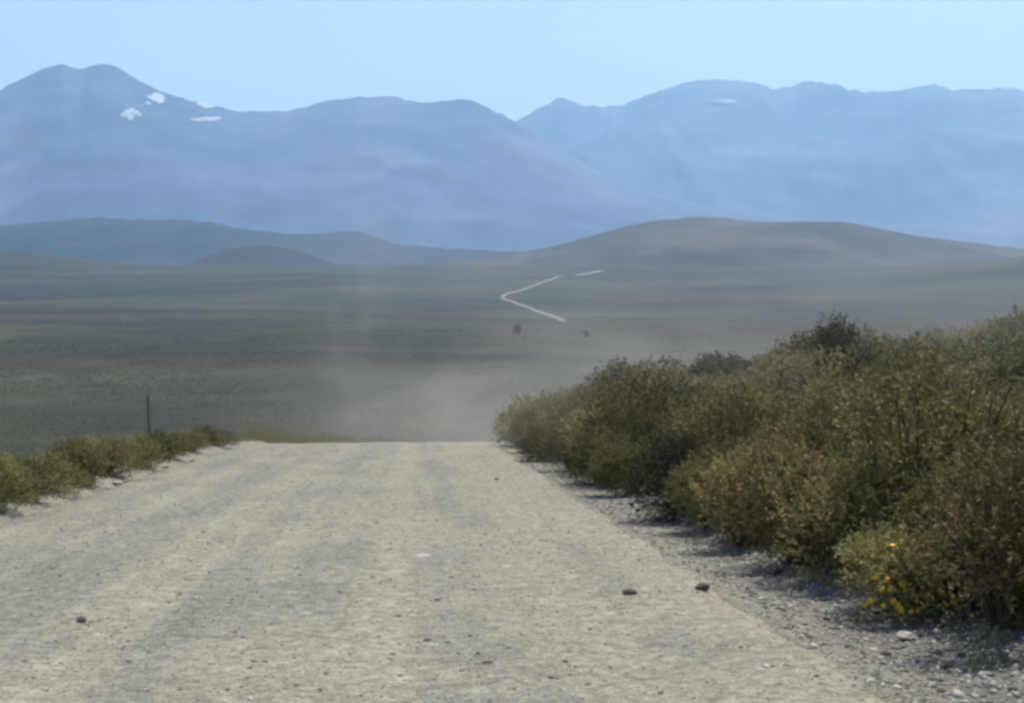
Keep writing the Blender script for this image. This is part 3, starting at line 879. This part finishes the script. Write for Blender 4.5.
# ------------------------------------------------------------------ valley scrub
def valley():
    rg = np.random.default_rng(77)
    n = 230000
    r = np.exp(rg.uniform(math.log(170), math.log(1700), n)); az = rg.uniform(-.46, .46, n)
    x = r * np.sin(az); y = r * np.cos(az)
    k = 1.6 * fbm(x / 45., y / 45., 81, 4) + .9 * fbm(x / 260., y / 110., 82, 3) + rg.normal(size=n) * .25 + .15 - .9 * np.clip((r - 900) / 800, 0, 1) > -.05
    x, y, r = x[k], y[k], r[k]; n = len(x)
    z = ground_z(x, y)
    s = rg.uniform(.16, .55, n) * (.6 + .4 * np.clip((r - 300) / 500, 0, 1)) * (1 + .5 * np.clip((r - 500) / 800, 0, 1))
    base, F0 = IC0
    V = np.repeat(base[None], n, 0) * (1 + rg.uniform(-.3, .3, (n, 12, 1)))
    V = V * np.stack([np.ones(n), np.ones(n), rg.uniform(.32, .58, n)], -1)[:, None, :]
    V = V * s[:, None, None] + np.stack([x, y, z + s * .12], -1)[:, None, :]
    F = (F0[None] + (np.arange(n) * 12)[:, None, None]).reshape(-1, 3)
    t = np.clip(.45 + .22 * rg.normal(size=n), 0, 1)
    m, nn, l, b = new_mat('heath_clumps')
    at = nd(nn, 'ShaderNodeAttribute', attribute_name='tint').outputs['Fac']
    l.new(ramp(nn, l, at, [(0, (.034, .036, .020)), (.5, (.054, .053, .030)), (1., (.092, .084, .049))]), b.inputs['Base Color'])
    o = link('valley_scrub', mesh_np('valley_scrub', V.reshape(-1, 3), F, m, False, {'tint': np.repeat(t, 12)}))
    tag(o, 'dark low scrub speckling the valley floor below the road', 'scrub', kind='stuff')
valley()

# two lone dark trees on the valley rise
def tree(px, py, hpx, label, seed):
    p = hit(px, py)
    h = hpx * p.y / FPX
    t = empty('tree', p)
    link('crown', foliage_mesh(seed, M_DARKLEAF, h * .42, h, 700, 6, h * .07, h * .016, .12, .5, 7, h * .12), t)
    V, F = join([tube([(0, 0, -.3), (.05, 0, h * .3), (.1, .1, h * .7)], [h * .05, h * .035, h * .012], 7)])
    link('trunk', mesh_np('trunk', V, F, M_TWIG, True), t)
    tag(t, label, 'tree')
tree(517, 334, 10, 'tiny dark lone tree on the valley plain below the bend of the winding road', 901)
tree(586, 337, 7, 'smaller dark lone tree on the plain below the lower end of the winding road', 905)

# ------------------------------------------------------------------ air: haze and road dust
def volume_mat(name, color, density, aniso=0.):
    m = bpy.data.materials.new(name); m.use_nodes = True
    n, l = m.node_tree.nodes, m.node_tree.links
    n.remove(n['Principled BSDF'])
    v = n.new('ShaderNodeVolumePrincipled')
    v.inputs['Color'].default_value = (*color, 1); v.inputs['Density'].default_value = density; v.inputs['Anisotropy'].default_value = aniso
    l.new(v.outputs[0], n['Material Output'].inputs['Volume'])
    return m, n, l, v

HAZE_D = .72e-4
def box(name, lo, hi, mat):
    x0, y0, z0 = lo; x1, y1, z1 = hi
    V = np.array([(x0, y0, z0), (x1, y0, z0), (x1, y1, z0), (x0, y1, z0), (x0, y0, z1), (x1, y0, z1), (x1, y1, z1), (x0, y1, z1)], float)
    F = np.array([(0, 3, 2, 1), (4, 5, 6, 7), (0, 1, 5, 4), (1, 2, 6, 5), (2, 3, 7, 6), (3, 0, 4, 7)])
    return link(name, mesh_np(name, V, F, mat))
hz = volume_mat('air', (.385, .63, .87), HAZE_D, .3)[0]
tops = max(max((o.matrix_world @ Vector(c)).z for c in o.bound_box) for o in COL.objects if o.type == 'MESH' and o.parent is None)
lows = min(min(v.co.z for v in o.data.vertices) for o in COL.objects if o.name.startswith(('ground', 'mountain_range', 'ridge', 'hill')))
tag(box('haze', (-16700, -16700, lows - 1), (16700, 16700, tops + 40), hz), 'blue haze filling the valley and paling the far mountains', 'haze', kind='stuff')

def dust(px_off, size, dens, label):
    m, n, l, v = volume_mat('road_dust', (.86, .82, .76), .02)
    P = nd(n, 'ShaderNodeTexCoord').outputs['Object']
    ln = nd(n, 'ShaderNodeVectorMath', operation='LENGTH'); l.new(P, ln.inputs[0])
    f = stretch(n, l, ln.outputs['Value'], 1.0, .05)
    ns = noise(n, l, P, 2.1, 3., .55, .4)
    a = nd(n, 'ShaderNodeMath', operation='MULTIPLY'); l.new(f, a.inputs[0]); l.new(stretch(n, l, ns, .38, .68), a.inputs[1])
    b = nd(n, 'ShaderNodeMath', operation='MULTIPLY'); l.new(a.outputs[0], b.inputs[0]); b.inputs[1].default_value = dens
    l.new(b.outputs[0], v.inputs['Density'])
    V, F = icos(2)
    # soft plume along the road, lying on the slope
    o = link('dust_cloud', mesh_np('dust_cloud', V, F, m, True))
    x, y = xy_of(px_off[0], px_off[1])
    o.location = (x, y, px_off[2]); o.scale = size
    o.rotation_euler = (math.atan(-.12), 0, .07)
    tag(o, label, 'dust', kind='stuff')
dust((52., 10., -3.4), (22, 44, 7.5), .017, 'thin pale dust drifting over the road crest and the right bank')
dust((66., .6, -6.2), (10, 16, 6.0), .014, 'denser puff of pale dust just past the road crest')
dust((95., -3.5, -2.5), (5, 12, 12), .009, 'faint tall wisp of dust rising left of the puff past the crest')

# ------------------------------------------------------------------ light and camera
SUN_EL, SUN_AZ = math.radians(66), math.radians(32)      # azimuth measured from the view direction towards the right
W = bpy.data.worlds.new('World'); S.world = W; W.use_nodes = True
wn, wl = W.node_tree.nodes, W.node_tree.links
sky = wn.new('ShaderNodeTexSky'); sky.sky_type = 'NISHITA'; sky.sun_disc = False
sky.sun_elevation = SUN_EL; sky.sun_rotation = SUN_AZ
sky.altitude = 900; sky.air_density = 1.0; sky.dust_density = 3.0; sky.ozone_density = .0
wl.new(sky.outputs[0], wn['Background'].inputs['Color']); wn['Background'].inputs['Strength'].default_value = .15
sd = bpy.data.lights.new('sun', 'SUN'); sd.energy = 5.0; sd.angle = math.radians(.53); sd.color = (1, .95, .87)
so = bpy.data.objects.new('sun', sd); COL.objects.link(so)
dirv = Vector((math.sin(SUN_AZ) * math.cos(SUN_EL), math.cos(SUN_AZ) * math.cos(SUN_EL), math.sin(SUN_EL)))
so.rotation_euler = dirv.to_track_quat('Z', 'Y').to_euler(); so.location = (30, 20, 60)

cd = bpy.data.cameras.new('camera'); co = bpy.data.objects.new('camera', cd); COL.objects.link(co)
cd.sensor_width = 36; cd.lens = FPX / 1024 * 36; cd.clip_start = .2; cd.clip_end = 120000
co.location = (0, 0, EYE); co.rotation_euler = (math.pi / 2 - PITCH, 0, 0)
S.camera = co
S.render.resolution_x, S.render.resolution_y = 1024, 703
S.view_settings.view_transform = 'Standard'; S.view_settings.look = 'None'
S.view_settings.exposure = .36; S.view_settings.gamma = 1
S.cycles.filter_width = 3.2
S.cycles.volume_step_rate = 1.5; S.cycles.volume_max_steps = 256
S.cycles.max_bounces = 6; S.cycles.volume_bounces = 1; S.cycles.transparent_max_bounces = 8
